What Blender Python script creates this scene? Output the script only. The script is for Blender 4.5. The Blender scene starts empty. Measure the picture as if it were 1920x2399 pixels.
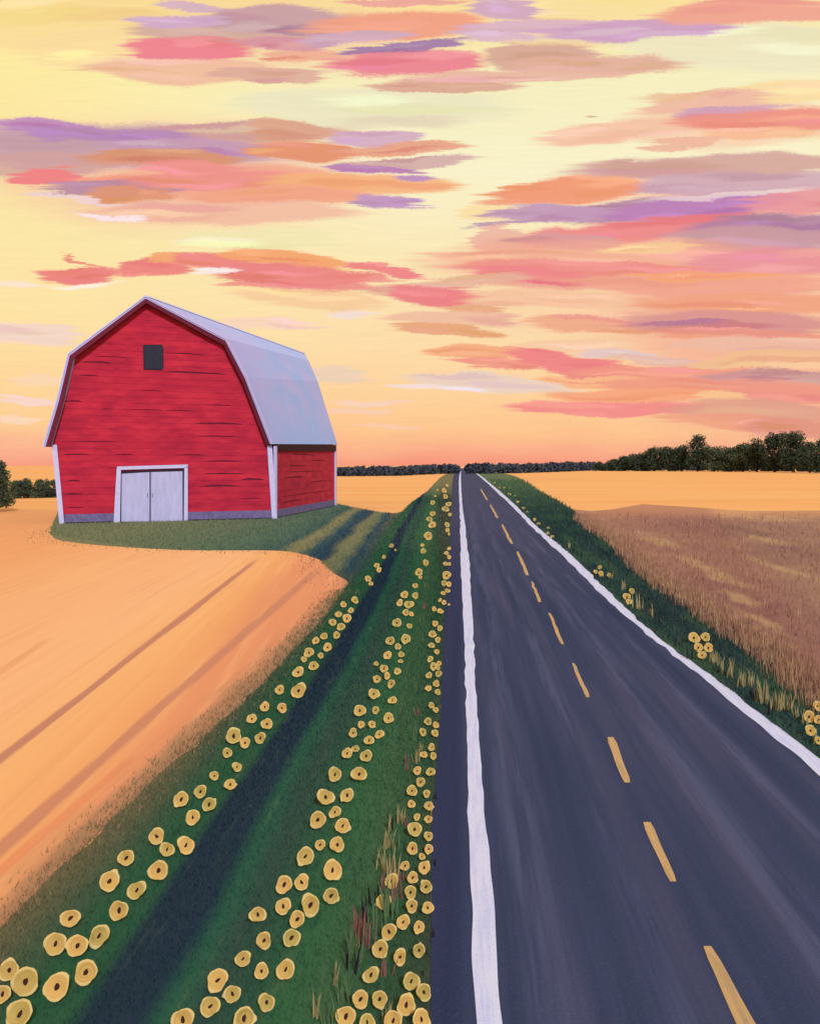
import bpy, bmesh, math, random
import numpy as np
from mathutils import Vector, Matrix, noise
R = math.radians
random.seed(7)
C = bpy.context.scene.collection
S = bpy.context.scene

# ------------------------------------------------------------------ camera
CX, CY, F, H = 1083.0, 1090.0, 2000.0, 5.0        # road's vanishing point, focal length (photo px), eye height (m)
cam = bpy.data.cameras.new('camera'); cam_o = bpy.data.objects.new('camera', cam); C.objects.link(cam_o)
cam_o.location = (0, 0, H); cam_o.rotation_euler = (R(90), 0, 0)
cam.sensor_fit = 'HORIZONTAL'; cam.sensor_width = 36; cam.lens = 36*F/1920
cam.shift_x = -(CX-960)/1920; cam.shift_y = -(1199.5-CY)/1920
cam.clip_start = .1; cam.clip_end = 20000
S.camera = cam_o

def lin(c):
    return tuple(((v/255)/12.92 if v/255 <= .04045 else ((v/255+.055)/1.055)**2.4) for v in c[:3]) + (1.0,)
def at_z(px, py, z=0.0):                            # point of the plane z seen in a direction of the photo
    t = F*(H-z)/(py-CY)
    return Vector(((px-CX)/F*t, t, z))
def at_d(px, py, d):
    return Vector(((px-CX)/F*d, d, H-(py-CY)/F*d))

# ------------------------------------------------------------------ sun, world, exposure
SUN_EL, SUN_AZ = 36, 160                            # azimuth clockwise from +Y: behind the camera, to the right
sun = bpy.data.lights.new('sun', 'SUN'); sun.energy = 3.0; sun.angle = R(6); sun.color = (1, .93, .84)
sun_o = bpy.data.objects.new('sun', sun); C.objects.link(sun_o)
sd = Vector((math.sin(R(SUN_AZ))*math.cos(R(SUN_EL)), math.cos(R(SUN_AZ))*math.cos(R(SUN_EL)), math.sin(R(SUN_EL))))
sun_o.rotation_euler = sd.to_track_quat('Z', 'Y').to_euler()
S.view_settings.view_transform = 'Standard'; S.view_settings.look = 'None'
S.view_settings.exposure = 0; S.view_settings.gamma = 1
S.view_settings.use_curve_mapping = False
S.cycles.max_bounces = 4; S.cycles.diffuse_bounces = 2

class NT:
    """small helper over a node tree"""
    def __init__(s, t): s.t = t; s.n = t.nodes; s.l = t.links
    def put(s, sock, v):
        if isinstance(v, bpy.types.NodeSocket): s.l.new(v, sock)
        elif isinstance(v, (tuple, list)) and sock.type == 'RGBA': sock.default_value = tuple(v)[:3]+(1,)
        else: sock.default_value = v
    def math(s, op, a, b=None, c=None, clamp=False):
        n = s.n.new('ShaderNodeMath'); n.operation = op; n.use_clamp = clamp
        for i, v in enumerate((a, b, c)):
            if v is not None: s.put(n.inputs[i], v)
        return n.outputs[0]
    def vmath(s, op, a, b=None):
        n = s.n.new('ShaderNodeVectorMath'); n.operation = op
        s.put(n.inputs[0], a)
        if b is not None: s.put(n.inputs[1], b)
        return n.outputs['Value'] if op in ('LENGTH', 'DOT_PRODUCT') else n.outputs[0]
    def comb(s, x, y, z=0.0):
        n = s.n.new('ShaderNodeCombineXYZ')
        for i, v in enumerate((x, y, z)): s.put(n.inputs[i], v)
        return n.outputs[0]
    def sep(s, v):
        n = s.n.new('ShaderNodeSeparateXYZ'); s.put(n.inputs[0], v); return n.outputs
    def noise(s, vec, scale=1, detail=3, rough=.55, col=False):
        n = s.n.new('ShaderNodeTexNoise'); s.put(n.inputs['Vector'], vec)
        n.inputs['Scale'].default_value = scale; n.inputs['Detail'].default_value = detail
        n.inputs['Roughness'].default_value = rough
        return n.outputs['Color' if col else 'Fac']
    def ramp(s, v, stops, interp='LINEAR'):
        n = s.n.new('ShaderNodeValToRGB'); n.color_ramp.interpolation = interp
        e = n.color_ramp.elements
        while len(e) < len(stops): e.new(.5)
        for k, (p, c) in enumerate(sorted(stops, key=lambda q: q[0])):
            e[k].position = p; e[k].color = tuple(c[:3])+(1,)
        s.put(n.inputs[0], v); return n.outputs[0]
    def rng(s, v, a, b, c=0.0, d=1.0, smooth=True):
        n = s.n.new('ShaderNodeMapRange'); n.interpolation_type = 'SMOOTHSTEP' if smooth else 'LINEAR'; n.clamp = not smooth
        for i, q in enumerate((v, a, b, c, d)): s.put(n.inputs[i], q)
        return n.outputs[0]
    def mix(s, f, a, b, blend='MIX'):
        n = s.n.new('ShaderNodeMix'); n.data_type = 'RGBA'; n.blend_type = blend
        s.put(n.inputs[0], f); s.put(n.inputs[6], a); s.put(n.inputs[7], b)
        return n.outputs[2]
    def mapping(s, v, loc=(0,0,0), rot=0.0, sc=(1,1,1), typ='TEXTURE'):
        n = s.n.new('ShaderNodeMapping'); n.vector_type = typ; s.put(n.inputs[0], v)
        n.inputs[1].default_value = loc; n.inputs[2].default_value = (0,0,rot); n.inputs[3].default_value = sc
        return n.outputs[0]
    def scale(s, v, sc): return s.mapping(v, sc=sc, typ='POINT')

# sky strokes: crop, centre, half size (crop px), tilt deg, colour, strength
O = {'A': (0, 0), 'B': (920, 0), 'C': (0, 500), 'D': (920, 500)}
STROKES = [
 ('D',1300,330,640,300,0,(243,168,138),.9),('D',1450,640,520,250,0,(243,166,134),.8),('D',500,380,420,120,0,(248,200,155),.5),('A',700,700,760,190,0,(240,172,150),.8),('B',1350,860,560,150,0,(236,160,146),.75),('A',1150,150,620,140,0,(240,185,150),.5),('B',1350,500,420,90,2,(243,190,155),.7),
 ('A',1500,430,560,62,0,(232,228,188),.9),('B',1450,190,520,85,0,(234,228,190),.8),('A',1050,965,330,38,0,(236,229,170),.6),
 ('B',720,45,330,40,0,(248,220,150),.7),('A',200,90,420,90,3,(249,214,140),.7),('A',350,200,260,70,0,(250,215,150),.6),
 ('A',770,25,170,15,-3,(205,165,190),.9),('A',1600,6,230,14,0,(232,150,140),.9),
 ('A',880,120,345,52,0,(205,160,145),.95),('A',1120,78,290,45,-1,(190,145,155),.95),('A',710,78,170,24,0,(190,155,198),.95),
 ('A',1270,125,150,20,-3,(150,110,145),.8),('B',40,100,350,48,1,(238,145,115),.95),
 ('A',740,202,245,48,0,(235,115,130),1),('A',1130,172,180,27,0,(210,130,150),.9),('A',1420,150,230,24,5,(200,160,190),.85),
 ('A',1230,225,190,22,3,(232,130,120),.6),('A',760,290,430,42,-1,(238,180,148),.95),('A',1110,308,230,30,-1,(215,160,142),.9),
 ('A',1640,188,240,20,6,(135,95,160),.95),('A',1650,258,310,46,2,(232,118,132),1),
 ('B',450,38,165,34,-8,(190,150,190),.95),('B',560,112,300,24,2,(198,160,196),.9),('B',430,152,170,22,0,(200,165,200),.9),
 ('B',1000,120,370,40,4,(188,145,192),1),('B',1480,42,430,42,1,(238,155,132),1),
 ('B',600,228,210,46,0,(208,155,138),.95),('B',850,262,350,30,0,(222,165,146),.95),('B',520,308,420,26,3,(228,170,150),.9),
 ('B',230,352,300,21,0,(214,155,135),.95),('B',650,180,150,12,0,(248,215,140),.5),
 ('B',1620,370,260,40,2,(248,215,150),.9),('B',1270,412,270,40,6,(236,178,152),.95),('B',920,535,310,38,5,(243,188,156),.95),
 ('B',1380,452,220,26,5,(188,140,182),.9),('B',1560,488,400,46,3,(236,132,116),.95),('B',1450,545,240,24,2,(246,178,135),.9),
 ('B',1190,588,160,14,6,(236,172,145),.9),('B',790,468,32,4,4,(200,150,140),.8),
 ('B',1330,672,610,42,2,(206,156,146),.95),('B',1400,742,470,38,3,(196,152,176),.85),('B',700,778,310,44,6,(239,142,102),1),
 ('B',370,862,120,34,0,(250,212,140),.7),('B',1020,845,420,34,4,(155,108,155),.9),('B',640,866,270,30,2,(172,132,180),.95),
 ('B',1250,838,370,40,5,(166,106,178),1),('B',1650,812,220,42,4,(228,135,145),.9),('B',1330,790,330,11,5,(248,232,222),.55),
 ('B',420,912,150,8,4,(150,105,165),.8),('B',950,935,540,38,4,(234,118,120),.95),('B',430,965,100,44,0,(232,168,148),.9),
 ('B',1520,905,330,34,3,(160,108,152),.85),('B',1500,962,360,46,0,(190,135,146),.9),('B',700,975,190,32,0,(208,142,142),.85),
 ('D',1550,105,430,42,0,(192,138,148),.85),('D',1000,205,830,85,0,(240,158,132),.75),('D',1000,143,220,20,3,(248,195,138),.9),
 ('D',560,175,380,26,0,(240,165,135),.9),('D',820,222,570,24,-1,(234,124,118),.9),('D',540,252,210,32,-2,(235,115,120),.9),
 ('D',1560,195,330,52,-1,(230,130,142),.9),('D',1250,288,520,40,0,(238,150,125),.85),('D',1250,252,280,17,0,(244,152,100),.9),
 ('D',230,290,340,24,4,(226,168,140),.85),('D',170,332,175,35,-5,(233,110,116),1),('D',300,387,140,13,-5,(226,152,108),.9),
 ('D',600,352,320,34,0,(242,184,145),.85),('D',1420,362,430,34,0,(238,148,110),.9),('D',240,424,260,27,0,(236,178,148),.9),
 ('D',225,474,200,22,-5,(226,152,102),.95),('D',920,452,380,28,0,(234,150,116),.85),('D',1350,442,430,44,0,(206,126,126),.85),
 ('D',1150,440,190,10,-1,(172,98,135),.9),('D',1400,482,370,17,0,(230,130,110),.8),('D',750,530,250,22,0,(243,192,152),.8),
 ('D',1500,528,380,28,0,(234,176,152),.85),('D',900,562,150,17,-5,(222,190,192),.9),('D',1110,592,220,18,-4,(222,172,156),.8),
 ('D',1520,592,370,34,2,(238,182,126),.8),('D',330,568,175,27,0,(243,160,110),1),('D',700,602,270,36,-8,(236,115,116),1),
 ('D',430,615,150,18,-4,(237,130,115),.9),('D',1130,645,380,28,-1,(237,135,112),.85),('D',900,685,300,20,-4,(245,165,112),.85),
 ('D',1520,668,320,30,0,(188,130,138),.8),('D',1350,702,500,34,0,(236,138,114),.85),('D',380,680,340,30,-3,(228,202,192),.8),
 ('D',250,706,170,12,-5,(240,224,240),.95),('D',1000,735,370,24,0,(244,150,106),.9),('D',1570,732,240,34,0,(234,130,116),.8),
 ('D',850,786,380,27,0,(239,124,120),1),('D',1320,756,120,30,0,(246,188,130),.9),('D',1500,802,380,38,-2,(216,140,120),.85),
 ('D',1480,856,380,30,-4,(234,142,112),.8),('D',1650,872,220,38,-2,(218,130,112),.8),
 ('A',480,590,700,78,0,(188,145,165),.95),('A',250,522,270,24,-4,(170,118,182),.95),('A',950,530,480,32,2,(204,152,142),.9),
 ('A',470,545,330,26,-2,(158,112,178),.9),('A',520,575,70,28,0,(150,104,176),.7),('A',820,592,420,28,0,(176,135,176),.9),
 ('A',180,662,260,44,0,(200,145,142),.85),('A',1180,522,190,33,0,(216,152,122),.9),('A',650,642,330,32,-1,(210,132,96),1),
 ('A',1500,550,170,28,0,(190,150,190),.9),('A',1230,602,210,38,0,(224,132,92),1),('A',1620,597,260,22,3,(226,142,112),.9),
 ('A',1640,650,290,17,2,(198,150,155),.85),('A',1000,745,560,66,0,(240,155,125),.9),('A',780,688,215,28,0,(237,130,126),.95),
 ('A',185,714,112,34,0,(237,112,115),1),('A',500,736,240,14,0,(239,140,110),.9),('A',430,766,260,26,0,(158,110,152),.9),
 ('A',510,788,150,27,0,(218,132,92),.9),('A',870,730,350,28,2,(234,130,120),.9),('A',1460,742,390,36,0,(244,168,106),.9),
 ('A',1150,795,400,32,0,(240,152,118),.9),('A',1480,674,190,17,0,(165,108,172),1),('A',1650,712,90,12,0,(168,124,186),1),
 ('A',900,860,520,42,-1,(240,178,150),.9),('A',460,872,130,9,-9,(250,230,238),.9),('A',300,800,180,10,-6,(235,205,215),.8),
 ('A',1570,816,155,25,0,(174,132,190),1),
 ('C',330,245,158,32,3,(233,113,110),1),('C',305,190,95,6,-13,(235,125,105),1),('C',330,290,160,9,9,(253,240,220),.9),
 ('C',620,222,155,34,0,(233,116,108),1),('C',690,186,100,17,0,(242,155,92),.95),('C',880,190,155,32,0,(234,118,110),1),
 ('C',1150,190,245,32,-8,(243,150,86),.95),('C',1150,252,320,34,-5,(232,115,114),1),('C',1350,262,240,20,0,(234,120,115),.9),
 ('C',1230,302,300,16,0,(232,118,116),.9),('C',1560,228,205,19,-9,(236,118,120),1),('C',880,238,115,13,3,(250,234,232),1),
 ('C',1260,346,300,36,-3,(245,196,142),.9),('C',1400,402,105,13,0,(241,216,208),.9),('C',1080,447,200,18,0,(246,205,182),.8),
 ('C',130,487,210,36,0,(241,208,195),.9),('C',85,292,85,11,0,(250,225,205),.9),('C',90,746,100,17,-4,(246,208,200),.9),
 ('C',90,826,90,18,0,(249,212,182),.8),('C',1370,647,120,30,0,(230,200,178),.8),('C',1690,692,110,14,0,(242,215,210),.9),
 ('C',1490,762,160,11,0,(246,202,178),.9),('C',1440,796,140,13,0,(246,198,170),.8),('C',1540,866,110,10,0,(248,195,165),.8),
 ('C',160,665,110,22,0,(248,210,178),.6),
]
def azel(px, py):
    az = math.atan((px-CX)/F); return az, math.atan((CY-py)/F*math.cos(az))
world = bpy.data.worlds.new('World'); S.world = world; world.use_nodes = True
world.node_tree.nodes.clear()
W = NT(world.node_tree)
tc = W.n.new('ShaderNodeTexCoord')
d = W.sep(tc.outputs['Generated'])
az = W.math('ARCTAN2', d[0], d[1]); el = W.math('ARCSINE', d[2])
yf = W.math('MAXIMUM', d[1], .25)
U = W.math('MULTIPLY', W.math('DIVIDE', d[0], yf), 1000.); V = W.math('MULTIPLY', W.math('DIVIDE', d[2], yf), 1000.)
EL = W.math('MULTIPLY', el, 1000.)
P0 = W.comb(U, V)
# bristles: long thin noise, pulls the ends of each stroke apart; a coarser one bends the outlines
bris = W.noise(W.scale(P0, (.006, .20, 1)), 1, 3, .62)
bend = W.noise(W.scale(P0, (.010, .03, 1)), 1, 2, .5, col=True)
grain = W.noise(W.scale(P0, (.16, .42, 1)), 1, 3, .7)
bs = W.sep(bend)
du = W.math('ADD', W.math('MULTIPLY_ADD', bris, 90., -45.), W.math('MULTIPLY_ADD', bs[0], 60., -30.))
dv = W.math('ADD', W.math('MULTIPLY_ADD', bs[1], 22., -11.), W.math('MULTIPLY_ADD', grain, 7., -3.5))
P = W.comb(W.math('ADD', U, du), W.math('ADD', V, dv))
def vel(py): return math.atan((CY-py)/F)*1000
ELMAX = 700.
def stops(t): return [((vel(y)+20)/ELMAX, lin(c)) for y, c in t]
tv = W.math('DIVIDE', W.math('ADD', EL, W.math('MULTIPLY_ADD', bs[2], 24., 8.)), ELMAX)
right = W.ramp(tv, stops([(1090,(246,150,122)),(1055,(249,174,136)),(1010,(252,194,140)),(940,(253,206,150)),(820,(252,218,166)),(620,(250,230,178)),
    (400,(249,240,200)),(200,(246,238,190)),(0,(250,222,150))]) + [(1, lin((249,215,160)))])
left = W.ramp(tv, stops([(1090,(246,155,128)),(1050,(250,178,142)),(1000,(252,204,146)),(900,(253,214,154)),(780,(253,225,162)),(600,(251,229,165)),
    (420,(252,228,160)),(250,(253,234,160)),(80,(250,216,138)),(0,(250,216,138))]) + [(1, lin((248,212,150)))])
col = W.mix(W.rng(U, -560., -40.), left, right)
# beyond the frame: loose streaks of the same cloud colours, fading in round the sides and overhead
dirv = W.scale(tc.outputs['Generated'], (1.6, 1.6, 9))
cn = W.noise(dirv, 1.3, 4, .55)
cn2 = W.noise(dirv, .9, 2, .5)
cc = W.ramp(cn2, [(.36,lin((236,125,125))),(.45,lin((238,160,130))),(.52,lin((205,155,150))),(.6,lin((175,130,175)))])
away = W.math('MAXIMUM', W.rng(W.math('ABSOLUTE', W.math('ADD', az, .055)), .50, .66), W.rng(el, .52, .66))
col = W.mix(W.math('MULTIPLY', W.math('MULTIPLY', away, W.rng(cn, .5, .62)), W.rng(el, .03, .12)), col, cc)
TILTS = (-12, -8, -4, -1, 2, 5)
st = W.noise(W.scale(P, (.012, .35, 1)), 1, 3, .6)
fine = W.noise(W.scale(P0, (.9, 1.0, 1)), 1, 2, .6)
amp = W.math('ADD', W.math('MULTIPLY_ADD', st, .14, .935), W.math('MULTIPLY_ADD', fine, .12, -.06))
below = W.rng(el, -.02, -.06)
SK = []
for (o, x, y, hw, hh, tilt, c, a) in STROKES:
    t = min(TILTS, key=lambda q: abs(q-tilt+.01))
    ox, oy = O[o]; px, py = ox+x/1.726, oy+y/1.726; hw /= 1.726; hh /= 1.726
    a0, e0 = (px-CX)/F, (CY-py)/F
    wx, wy = hw/F*1000*1.07, hh/F*1000*1.22; k = 1.2
    if hh > 100/1.726: soft = (1.25, .3)
    elif min(hh, hw) < 14/1.726: soft = (1.2, .6)
    else: soft = (1.12, .78)
    bx_ = math.hypot(wx*k*math.cos(R(t)), wy*k*math.sin(R(t))); by_ = math.hypot(wx*k*math.sin(R(t)), wy*k*math.cos(R(t)))
    if soft[0] > 1.2: bx_ *= 1.1; by_ *= 1.1
    if c[2] > c[0]-8 and c[0] < 215: c = (c[0]+12, c[1]+5, c[2]-3)
    c = tuple(v*.84+w*.16 for v, w in zip(c, (255, 234, 214)))
    SK.append((a0*1000, e0*1000, wx, wy, t, c, a, bx_, by_, soft))
rk = random.Random(3); SK2 = []
for k in SK:                                        # a few thinner, slightly different touches inside every broad one
    SK2.append(k); cu, cv, wx, wy, t, c, a, bx_, by_, soft = k
    if soft[0] > 1.22 or wx < 45 or wy < 5.5: continue
    for q in range(2 if wx < 95 else 3):
        fx, fy = rk.uniform(.3, .6), rk.uniform(.22, .4)
        ox_, oy_ = rk.uniform(-.6, .6)*wx, rk.uniform(-.8, .75)*wy; dl = rk.choice((-16, -9, 10, 18)); dw = rk.uniform(-10, 10)
        cc_ = tuple(max(60, min(255, v)) for v in (c[0]+dl*.6, c[1]+dl+dw, c[2]+dl-dw))
        ct, sn = math.cos(R(t)), math.sin(R(t))
        SK2.append((cu+ox_*ct-oy_*sn, cv+ox_*sn+oy_*ct, wx*fx, wy*fy, t, cc_, .7, wx*fx*1.25, wy*fy*1.25+wx*fx*abs(sn)*1.25, (1.2, .55)))
SK = SK2
def branch(u0_, u1_, v0_, v1_):
    """the sky of one patch of directions, with only the strokes that reach into it"""
    g = bpy.data.node_groups.new('sky_patch', 'ShaderNodeTree')
    g.interface.new_socket('Base', in_out='INPUT', socket_type='NodeSocketColor'); g.interface.new_socket('P', in_out='INPUT', socket_type='NodeSocketVector')
    g.interface.new_socket('Out', in_out='OUTPUT', socket_type='NodeSocketColor')
    Q = NT(g); gi = g.nodes.new('NodeGroupInput'); go = g.nodes.new('NodeGroupOutput')
    def madd(a, k, b):
        n = Q.n.new('ShaderNodeVectorMath'); n.operation = 'MULTIPLY_ADD'
        for q, v in enumerate((a, k, b)): Q.put(n.inputs[q], v)
        return n.outputs[0]
    c_ = gi.outputs[0]; n_ = 0; tied = {}; tie = None; rot = {}
    for (cu, cv, wx, wy, t, c, a, bx_, by_, soft) in SK:
        if cu+bx_ < u0_ or cu-bx_ > u1_ or cv+by_ < v0_ or cv-by_ > v1_: continue
        if n_ % 8 == 0: tied = {}; tie = c_         # ties each batch to the one before it, so that the shader is worked out in order
        if t not in rot: rot[t] = Q.mapping(gi.outputs[1], (0,0,0), R(t), (1,1,1))
        if t not in tied: tied[t] = madd(tie, (1e-5, 1e-5, 0), rot[t])
        ca, sa = math.cos(R(t)), math.sin(R(t)); u = cu*ca+cv*sa; v = -cu*sa+cv*ca
        ln = Q.vmath('LENGTH', madd(tied[t], (1/wx, 1/wy, 0), (-u/wx, -v/wy, 0)))
        c_ = Q.mix(Q.rng(ln, soft[0], soft[1], 0., a), c_, lin(c)); n_ += 1
    g.links.new(c_, go.inputs[0])
    gn = W.n.new('ShaderNodeGroup'); gn.node_tree = g; W.l.new(col, gn.inputs[0]); W.l.new(P, gn.inputs[1])
    sc_ = W.n.new('ShaderNodeVectorMath'); sc_.operation = 'SCALE'; W.put(sc_.inputs[0], gn.outputs[0]); W.l.new(amp, sc_.inputs['Scale'])
    c_ = W.mix(below, sc_.outputs[0], lin((150,105,75)))
    bg = W.n.new('ShaderNodeBackground'); W.l.new(c_, bg.inputs[0]); bg.inputs[1].default_value = 1.04
    return bg.outputs[0]
def mixsh(f, a, b):
    n = W.n.new('ShaderNodeMixShader'); W.put(n.inputs[0], f); W.l.new(a, n.inputs[1]); W.l.new(b, n.inputs[2]); return n.outputs[0]
ps = W.sep(P)
us = [-1e4, -210., 110., 1e4]; vs_ = [-1e4, 95., 180., 270., 360., 450., 1e4]
def column(i):
    out = branch(us[i], us[i+1], vs_[0], vs_[1])
    for j in range(1, len(vs_)-1): out = mixsh(W.math('GREATER_THAN', ps[1], vs_[j]), out, branch(us[i], us[i+1], vs_[j], vs_[j+1]))
    return out
out = column(0)
for i in range(1, len(us)-1): out = mixsh(W.math('GREATER_THAN', ps[0], us[i]), out, column(i))
umax = max(abs(k[0])+k[7] for k in SK); vmax = max(k[1]+k[8] for k in SK); vmin = min(k[1]-k[8] for k in SK)
far_ = W.math('MAXIMUM', W.math('GREATER_THAN', W.math('ABSOLUTE', ps[0]), umax+1), W.math('MAXIMUM', W.math('GREATER_THAN', ps[1], vmax+1), W.math('MAXIMUM', W.math('LESS_THAN', ps[1], vmin-1), W.math('LESS_THAN', d[1], .3))))
out = mixsh(far_, out, branch(1e6, 2e6, 0, 1))
sky = W.n.new('ShaderNodeTexSky'); sky.sky_type = 'NISHITA'; sky.sun_disc = False
sky.sun_elevation = R(SUN_EL); sky.sun_rotation = R(SUN_AZ)
bg2 = W.n.new('ShaderNodeBackground'); W.l.new(sky.outputs[0], bg2.inputs[0]); bg2.inputs[1].default_value = .05
ad = W.n.new('ShaderNodeMixShader'); ad.inputs[0].default_value = .04
W.l.new(out, ad.inputs[1]); W.l.new(bg2.outputs[0], ad.inputs[2])
wo = W.n.new('ShaderNodeOutputWorld'); W.l.new(ad.outputs[0], wo.inputs[0])
world.cycles.sampling_method = 'NONE'

# ------------------------------------------------------------------ object helpers
def tag(o, label=None, cat=None, group=None, kind=None):
    if label: o['label'] = label
    if cat: o['category'] = cat
    if group: o['group'] = group
    if kind: o['kind'] = kind
    return o
def empty(name, loc):
    o = bpy.data.objects.new(name, None); o.empty_display_size = .2; C.objects.link(o); o.location = loc; return o
def link(name, me, parent=None, loc=None):
    o = bpy.data.objects.new(name, me); C.objects.link(o)
    if parent is not None: o.parent = parent
    if loc is not None: o.location = loc
    return o
def mesh(name, vs, fs, mat, smooth=False):
    me = bpy.data.meshes.new(name); me.from_pydata([tuple(v) for v in vs], [], fs); me.update()
    if mat: me.materials.append(mat)
    if smooth: me.polygons.foreach_set('use_smooth', [True]*len(me.polygons))
    return me
def prism(front, back):
    """closed solid between two equal loops"""
    n = len(front); vs = list(front)+list(back)
    fs = [tuple(range(n)), tuple(range(2*n-1, n-1, -1))]
    fs += [(i, n+i, n+(i+1) % n, (i+1) % n) for i in range(n)]
    return vs, fs
def fixn(me):
    bm = bmesh.new(); bm.from_mesh(me); bmesh.ops.recalc_face_normals(bm, faces=bm.faces); bm.to_mesh(me); bm.free(); return me

def mat(name, build, rough=.85, spec=.2):
    m = bpy.data.materials.new(name); m.use_nodes = True; m.node_tree.nodes.clear()
    N = NT(m.node_tree); b = N.n.new('ShaderNodeBsdfPrincipled')
    b.inputs['Roughness'].default_value = rough; b.inputs['Specular IOR Level'].default_value = spec
    o = N.n.new('ShaderNodeOutputMaterial'); N.l.new(b.outputs[0], o.inputs[0])
    r = build(N)
    if isinstance(r, tuple) and len(r) == 2 and isinstance(r[0], bpy.types.NodeSocket):
        bp = N.n.new('ShaderNodeBump'); bp.inputs['Distance'].default_value = .02; bp.inputs['Strength'].default_value = .5
        N.l.new(r[1], bp.inputs['Height']); N.l.new(bp.outputs[0], b.inputs['Normal']); r = r[0]
    N.put(b.inputs['Base Color'], r)
    return m
def pos(N): return N.n.new('ShaderNodeNewGeometry').outputs['Position']
def rnd(N): return N.n.new('ShaderNodeObjectInfo').outputs['Random']
# target (on-screen) colour -> base colour under this scene's light on a level surface
LG = (1.38, 1.14, .84)
def alb(c, k=1.0, lg=LG):
    l = lin(c); return tuple(min(.93, l[i]*k/lg[i]) for i in range(3)) + (1.,)
def plain(name, c, k=1., rough=.8, var=.12, sc=3., stretch=(1,1,1)):
    def b(N):
        n = N.noise(N.scale(pos(N), stretch), sc, 4, .6)
        base = alb(c, k)
        return N.mix(N.rng(n, .3, .7), tuple(v*(1-var) for v in base[:3]), tuple(v*(1+var) for v in base[:3]))
    return mat(name, b, rough)

# ------------------------------------------------------------------ ground materials
def m_far(N):
    p = pos(N)
    n = N.noise(N.scale(p, (.012, .10, 1)), 1, 4, .6); n2 = N.noise(N.scale(p, (.05, .9, 1)), 1, 3, .6)
    c = N.ramp(n, [(.3, alb((232,155,92))), (.5, alb((243,172,100))), (.7, alb((240,182,120)))])
    return N.mix(N.rng(n2, .55, .8, 0., .35), c, alb((222,145,88)))
def m_field(N):
    p = pos(N); x, y, z = N.sep(p)
    # rows run a little left of straight ahead
    s = N.math('MULTIPLY_ADD', y, .105, x)
    q = N.comb(s, N.math('MULTIPLY', y, .06))
    wv = N.noise(N.comb(N.math('MULTIPLY', s, .5), N.math('MULTIPLY', y, .05)), 1, 2, .5)
    s2 = N.math('MULTIPLY_ADD', wv, .8, N.math('SUBTRACT', s, .4))
    c = N.ramp(N.rng(s2, -30., 0., 0., 1., False), [(0, alb((232,156,98))), (.35, alb((236,160,102))), (.55, alb((242,174,118))),
        (.74, alb((245,180,126))), (.80, alb((244,176,112))), (.84, alb((238,164,102))), (.87, alb((228,146,100))), (1, alb((220,138,100)))])
    fine = N.noise(N.scale(q, (2.2, 1.0, 1)), 1.6, 4, .62)
    c = N.mix(N.rng(fine, .42, .8, 0., .4), c, alb((226,148,98)))
    fine2 = N.noise(N.scale(q, (1.2, .7, 1)), 2.0, 3, .6)
    c = N.mix(N.rng(fine2, .45, .8, 0., .5), c, alb((248,184,120)))
    def band(c, a, b, w0, w1, colr, k):
        # a line on the ground from a to b, soft, half width w0 at a and w1 at b
        A = Vector((a.x, a.y)); B = Vector((b.x, b.y)); D = (B-A); L = D.length; D /= L
        nx, ny = D.y, -D.x
        dist = N.math('ADD', N.math('MULTIPLY_ADD', x, nx, N.math('MULTIPLY', y, ny)), -(A.x*nx+A.y*ny))
        dist = N.math('ABSOLUTE', N.math('MULTIPLY_ADD', fine, .25, N.math('SUBTRACT', dist, .125)))
        t = N.math('ADD', N.math('MULTIPLY_ADD', x, D.x, N.math('MULTIPLY', y, D.y)), -(A.x*D.x+A.y*D.y))
        w = N.rng(t, 0., L, w0, w1, False)
        rel = N.math('DIVIDE', dist, w)
        f = N.math('MULTIPLY', N.rng(rel, 1., .35, 0., k), N.rng(t, L, L*.8))
        return N.mix(f, c, colr)
    c = band(c, at_z(0,1780), at_z(616,1300), .16, .22, alb((188,122,98)), .9)
    c = band(c, at_z(60,1935), at_z(760,1322), .18, .32, alb((198,128,98)), .85)
    c = band(c, at_z(0,2040), at_z(330,1760), .14, .16, alb((226,132,88)), .6)
    c = band(c, at_z(230,1950), at_z(640,1545), .12, .2, alb((226,130,86)), .6)
    c = band(c, at_z(-60,1620), at_z(120,1490), .12, .2, alb((226,148,98)), .5)
    e = N.math('MULTIPLY_ADD', N.noise(N.scale(p, (4., .3, 1)), 1, 4, .6), 1.2, N.math('ADD', x, N.math('MULTIPLY', N.rng(y, 9., 34., 0., 1., False), -.3)))
    c = N.mix(N.rng(e, -5.1, -4.3, 0., .85), c, alb((150,116,84)))
    return c, fine
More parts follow.
